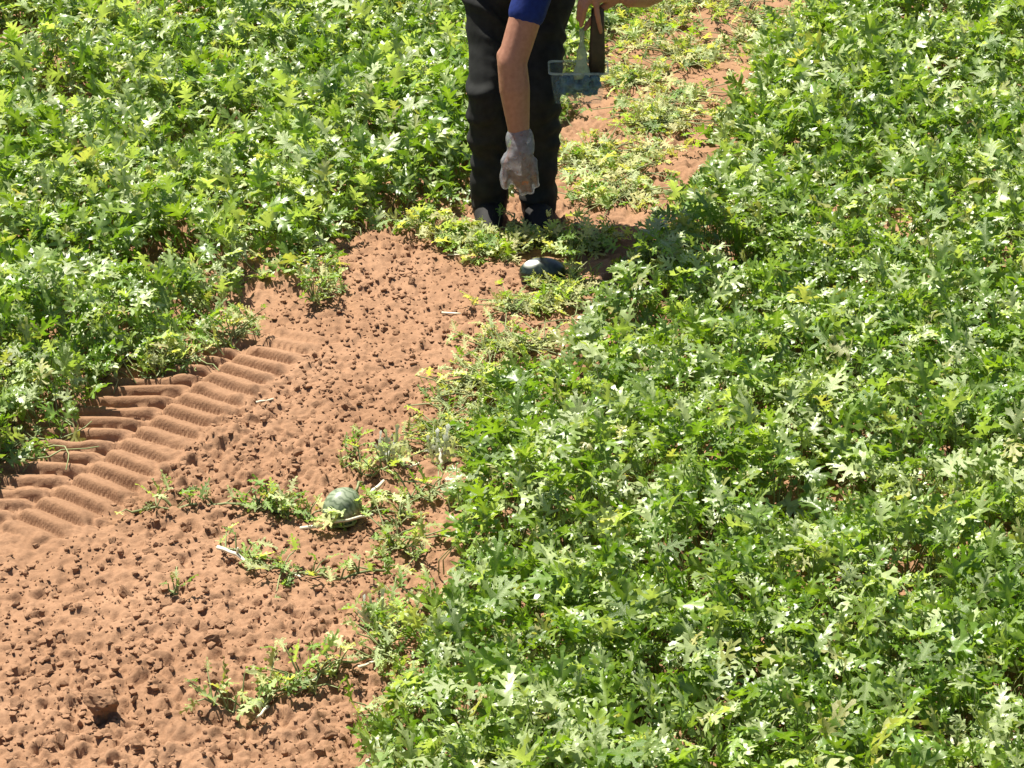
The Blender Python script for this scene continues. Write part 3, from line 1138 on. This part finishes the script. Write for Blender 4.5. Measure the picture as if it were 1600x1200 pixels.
pbase = np.array([0.01, YP, 0.0])
person = thing('person', 'person in black trousers and blue shirt bending down, reaching with a clear-gloved hand', 'person', pbase)

gL, gR = gz(-0.085, YP), gz(0.095, YP)
ankR, ankL = np.array([-0.085, YP + .02, 0.10]), np.array([0.10, YP + .03, 0.10])       # the person's right is at -X
kneR, kneL = np.array([-0.082, YP - .05, 0.48]), np.array([0.098, YP - .04, 0.48])
hipR, hipL = np.array([-0.075, YP + .15, 0.90]), np.array([0.125, YP + .15, 0.90])
pel = (hipR + hipL) / 2 + np.array([0, .02, .05])
chest = np.array([0.19, YP - .12, 1.17])
shR, shL = J(842, -42, .24), np.array([0.37, YP - .24, 1.16])
neck = np.array([0.22, YP - .30, 1.24])
head = np.array([0.235, YP - .40, 1.31])
elR = J(800, 97, .34)
wrR = J(811, 208, .385)
elL = np.array([0.50, YP - .14, 0.955])
wrL = J(985, -5, .30)

# hands
palmR = [J(806, 222, .395), J(812, 250, .415)]


def hand_right(pad):
    parts = limb([wrR, J(811, 226, .400)], [.027 + pad, .028 + pad])
    kn = [(803, 252), (813, 256), (823, 256), (832, 250)]
    md = [(801, 275), (813, 281), (825, 280), (836, 272)]
    tp = [(808, 290), (818, 299), (829, 298), (838, 288)]
    rr = [.0105, .011, .0105, .0092]
    for k_, m_, t_, r_ in zip(kn, md, tp, rr):
        parts += limb([J(811, 228, .400), J(*k_, .420)], [.020 + pad, .0135 + pad])
        parts += limb([J(*k_, .420), J(*m_, .430), J(*t_, .400)], [r_ + .002 + pad, r_ + pad, r_ * .85 + pad])
    parts += limb([J(803, 232, .395), J(792, 256, .430), J(789, 276, .435), J(790, 291, .420)], [.017 + pad, .0135 + pad, .0115 + pad, .0095 + pad])
    return parts


def hand_left():
    parts = limb([wrL, J(965, -8, .31)], [.028, .027])
    kn = [(930, 0), (922, -6), (920, -12), (924, -18)]
    md = [(934, 26), (914, 14), (906, 4), (908, -4)]
    tp = [(939, 50), (908, 40), (903, 30), (904, 18)]
    rr = [.0105, .0108, .0102, .009]
    fs = [.345, .35, .335, .32]
    for k_, m_, t_, r_, f_ in zip(kn, md, tp, rr, fs):
        parts += limb([J(965, -8, .31), J(*k_, f_)], [.022, .0135])
        parts += limb([J(*k_, f_), J(*m_, f_ + .012), J(*t_, f_ - .005)], [r_ + .002, r_, r_ * .85])
    parts += limb([J(958, 2, .315), J(938, 14, .305), J(922, 34, .305), J(913, 46, .318)], [.017, .0135, .0115, .0095])
    return parts


bp = []
for a, k_, h_ in ((ankR, kneR, hipR), (ankL, kneL, hipL)):
    bp += limb([a, a * .45 + k_ * .55 + np.array([0, .02, 0]), k_, k_ * .4 + h_ * .6, h_], [.034, .044, .044, .056, .07])
bp += limb([pel + [-.05, 0, 0], chest + [-.07, 0, 0]], [.115, .125]) + limb([pel + [.05, 0, 0], chest + [.07, 0, 0]], [.115, .125])
bp += limb([chest + [-.05, 0, .02], shR], [.09, .055]) + limb([chest + [.05, 0, .02], shL], [.09, .055])
bp += limb([chest + [0, -.06, .02], neck, head + [0, .03, -.03]], [.08, .052, .05])
# head with brow, nose, chin and ears, looking down at the hand
fd = np.array([-.15, -.62, -.77])
fd = fd / np.linalg.norm(fd)
sx = np.cross(fd, [0, 0, 1.0])
sx /= np.linalg.norm(sx)
upv = np.cross(sx, fd)
bp += [ball(head, (.078, .098, .098))]
bp += limb([head + fd * .045 + upv * .02, head + fd * .055 - upv * .075], [.066, .043])
bp += limb([head + fd * .098 + upv * .012, head + fd * .118 - upv * .022], [.010, .015])
bp += limb([head + fd * .088 + upv * .03 - sx * .03, head + fd * .088 + upv * .03 + sx * .03], [.016, .016])
bp += limb([head + fd * .094 - upv * .052 - sx * .016, head + fd * .094 - upv * .052 + sx * .016], [.011, .011])
for s in (-1, 1):
    bp += limb([head + sx * s * .078 + upv * .02, head + sx * s * .08 - upv * .02], [.014, .010])
bp += limb([shR, shR * .45 + elR * .55, elR, elR * .62 + wrR * .38, wrR], [.060, .057, .053, .055, .0375])
bp += limb([J(791, 88, .325), J(795, 108, .335)], [.036, .034])
bp += limb([shL, elL, elL * .6 + wrL * .4, wrL], [.058, .050, .052, .037])
bp += hand_right(0.0) + hand_left()
body = fused('body', bp, 0.0065, M['skin'], 4)
body.transform(Matrix.Translation(-Vector(pbase)))
bo = obj('body', body, person)


def folds(amp, sx_, sz_, seed):
    def f(co):
        u = co[:, 0] + 0.6 * co[:, 1]
        v = co[:, 2] + 0.35 * u + 0.03 * np.sin(u * 25)
        a = vnoise(u * 0.35, v, sz_, seed) - 0.5
        b = vnoise(u * 0.45 + 3.1, co[:, 2] - 0.55 * u, sx_, seed + 1) - 0.5
        return (amp * (a + 0.8 * b)).astype(np.float32)
    return f


tp = []
for a, k_, h_, sgn in ((ankR, kneR, hipR, -1), (ankL, kneL, hipL, 1)):
    low = np.array([a[0], a[1] - .01, 0.085])
    mid = a * .5 + k_ * .5 + np.array([0, .025, 0])
    tp += limb([low, mid, k_ + [sgn * .004, 0, .04], k_ * .5 + h_ * .5, h_], [.066, .074, .078, .083, .112])
tp += limb([hipR, hipL], [.118, .118]) + limb([pel + [-.05, -.01, .05], pel + [.05, -.01, .05]], [.122, .122])
tr = fused('trousers', tp, 0.008, M['trousers'], 5, folds(0.019, 0.06, 0.035, 5))
tr.transform(Matrix.Translation(-Vector(pbase)))
obj('trousers', tr, person)

spp = limb([pel + [-.055, -.03, .10], chest + [-.07, 0, 0]], [.125, .137]) + limb([pel + [.055, -.03, .10], chest + [.07, 0, 0]], [.125, .137])
slR = shR * .56 + elR * .44
slL = shL * .45 + elL * .55
spp += limb([chest + [-.05, 0, .02], shR, slR], [.10, .072, .066]) + limb([chest + [.05, 0, .02], shL, slL], [.10, .072, .066])
spp += limb([chest + [0, -.05, .02], neck * .6 + chest * .4], [.09, .07])
sh = fused('shirt', spp, 0.007, M['shirt'], 4, folds(0.006, 0.09, 0.06, 15))
sh.transform(Matrix.Translation(-Vector(pbase)))
obj('shirt', sh, person)

hp = [ball(head - fd * .018 + upv * .028, (.088, .106, .100))]
hr = fused('hair', hp, 0.006, M['hair'], 2, lambda c_: (0.008 * (vnoise(c_[:, 0] + c_[:, 2], c_[:, 1], .018, 33) - .3)).astype(np.float32))
hr.transform(Matrix.Translation(-Vector(pbase)))
obj('hair', hr, person)
for s in (-1, 1):
    V, Fs = ball(head + fd * .096 + upv * .008 + sx * s * .03 - pbase, .0125)
    obj('eye', new_mesh('eye', V, Fs, M['eye']), person)

for a in (ankR, ankL):
    g_ = gz(a[0], a[1])
    parts = limb([a + [0, .02, .02], np.array([a[0], a[1] + .03, .05])], [.074, .066])
    parts += limb([np.array([a[0], a[1] + .03, .05]), np.array([a[0], a[1] - .09, .056]), np.array([a[0] * 1.05, a[1] - .16, .042])], [.058, .056, .046])
    bt = fused('boot', parts, 0.008, M['boot'], 4)
    bt.transform(Matrix.Translation(-Vector(pbase)))
    b_ = obj('boot', bt, person)
    V, Fs = [], []
    out_ = [(math.cos(q) * (.047 if math.sin(q) < 0 else .043), math.sin(q) * .14 - .06) for q in np.linspace(0, 2 * math.pi, 20, endpoint=False)]
    for z_ in (-.012, .022):
        for x_, y_ in out_:
            V.append((a[0] + x_ - pbase[0], a[1] + y_ - pbase[1], z_))
    nn = len(out_)
    Fs = [(i, (i + 1) % nn, nn + (i + 1) % nn, nn + i) for i in range(nn)] + [tuple(range(nn))[::-1], tuple(range(nn, 2 * nn))]
    so = obj('sole', new_mesh('sole', V, Fs, M['sole'], False), b_)

# loose clear glove over the right hand
gp_ = hand_right(0.0055) + limb([J(815, 260, .42), J(815, 242, .42), J(811, 214, .39)], [.038, .051, .048])
gl = fused('glove', gp_, 0.0045, M['glove'], 3, folds(0.013, 0.045, 0.03, 25))
gl.transform(Matrix.Translation(-Vector(pbase)))
go = obj('glove', gl, person)
go['label'] = 'crumpled clear plastic glove over the reaching hand'


# ------------------------------------------------------------------ the tub held in the left hand
FT = .335
tc_ = J(903, 133, FT)
tub = thing('plastic_tub', 'small clear bluish plastic tub hanging by a pale strap from the hand', 'tub', J(903, 155, FT))
tb0 = np.array(tub.location)


def rrect(hx, hy, rad, n=5):
    out_ = []
    for cx_, cy_, a0 in ((hx - rad, hy - rad, 0), (-hx + rad, hy - rad, 90), (-hx + rad, -hy + rad, 180), (hx - rad, -hy + rad, 270)):
        for i in range(n):
            a = math.radians(a0 + 90 * i / (n - 1))
            out_.append((cx_ + rad * math.cos(a), cy_ + rad * math.sin(a)))
    return out_


def shell(levels, thick=0.0016):
    V, Fs = [], []
    rings_ = []
    for (hx, hy, z_, rad) in levels:
        rings_.append(len(V))
        V += [(x_, y_, z_) for x_, y_ in rrect(hx, hy, rad)]
    nn = 20
    for a, b in zip(rings_[:-1], rings_[1:]):
        for i in range(nn):
            Fs.append((a + i, a + (i + 1) % nn, b + (i + 1) % nn, b + i))
    return V, Fs, rings_, nn


HT = .118
lv = [(.082, .052, 0.0, .015), (.087, .056, .03, .016), (.094, .061, .07, .017), (.100, .066, HT, .018)]
inner = [(hx - .002, hy - .002, max(z_, .002), rd) for hx, hy, z_, rd in lv[::-1]]
V, Fs, rg, nn = shell(lv + inner)
Fs.append(tuple(rg[0] + i for i in range(nn))[::-1])
Fs.append(tuple(rg[-1] + i for i in range(nn)))
obj('wall', new_mesh('wall', V, Fs, M['tub'], False), tub)
V, Fs, rg, nn = shell([(.1005, .0665, HT - .005, .018), (.106, .072, HT - .005, .02), (.106, .072, HT + .002, .02), (.1005, .0665, HT + .002, .018)])
obj('rim', new_mesh('rim', V, Fs, M['rim'], False), tub)
# strap: narrow in the fingers, fanning out down to the tub's back wall
st0 = J(909, 44, FT - .004) - tb0
V, Fs = [], []
NS = 14
for i in range(NS + 1):
    u = i / NS
    top_ = st0
    bot = np.array([0.012, -.030, HT - .035])
    c_ = top_ * (1 - u) + bot * u
    wd = .007 + .020 * smooth(0.1, 1.0, u) + .003 * math.sin(u * 16)
    for j_ in range(5):
        v_ = (j_ / 4 - .5) * 2
        V.append(c_ + np.array([wd * v_, .006 * math.sin(v_ * 3 + u * 14) + .004 * v_ * v_, 0]))
for i in range(NS):
    for j_ in range(4):
        Fs.append((i * 5 + j_, i * 5 + j_ + 1, (i + 1) * 5 + j_ + 1, (i + 1) * 5 + j_))
sm = new_mesh('strap', V, Fs, M['strap'])
so = obj('strap', sm, tub)
md_ = so.modifiers.new('thick', 'SOLIDIFY')
md_.thickness = 0.0015
# crumpled blue rag filling the tub
rp = []
rr_ = np.random.default_rng(3)
for i in range(60):
    c_ = np.array([rr_.uniform(-.066, .066), rr_.uniform(-.036, .036), rr_.uniform(.02, .095)])
    rp.append(ball(c_, rr_.uniform(.012, .019) * np.array([1, 1, .8]), 9, 6))
rg_ = fused('blue_rag', rp, 0.004, M['rag'], 2, lambda c_: (0.006 * (vnoise(c_[:, 0] + .5 * c_[:, 1], c_[:, 2] - .4 * c_[:, 1], .012, 35) - .5)).astype(np.float32))
rag = obj('blue_rag', rg_, None, tuple(tb0 + np.array([0, 0, .002])))
tag(rag, 'crumpled dark blue rag filling the clear tub', 'rag')
# dark handled tool standing in the tub, gripped by the index finger
t0 = J(934, 14, FT - .02)
tool = thing('hand_tool', 'short tool with a dark brown handle gripped above the clear tub', 'tool', t0)
V, Fs = [], []
for z_, hx, hy in ((.006, .014, .009), (0, .022, .012), (-.06, .024, .014), (-.15, .028, .015), (-.232, .029, .0145), (-.238, .02, .010)):
    V += [(x_ + (0.0), y_, z_) for x_, y_ in rrect(hx, hy, min(hx, hy) * .7)]
for a in range(5):
    for i in range(20):
        Fs.append((a * 20 + i, a * 20 + (i + 1) % 20, (a + 1) * 20 + (i + 1) % 20, (a + 1) * 20 + i))
Fs += [tuple(range(20)), tuple(range(100, 120))[::-1]]
obj('handle', new_mesh('handle', V, Fs, M['handle']), tool)
V, Fs = tube([(0, 0, -.235), (0, 0, -.25), (-.004, 0, -.28)], [.006, .008, .003], 8)
obj('blade', new_mesh('blade', V, Fs, M['steel']), tool)
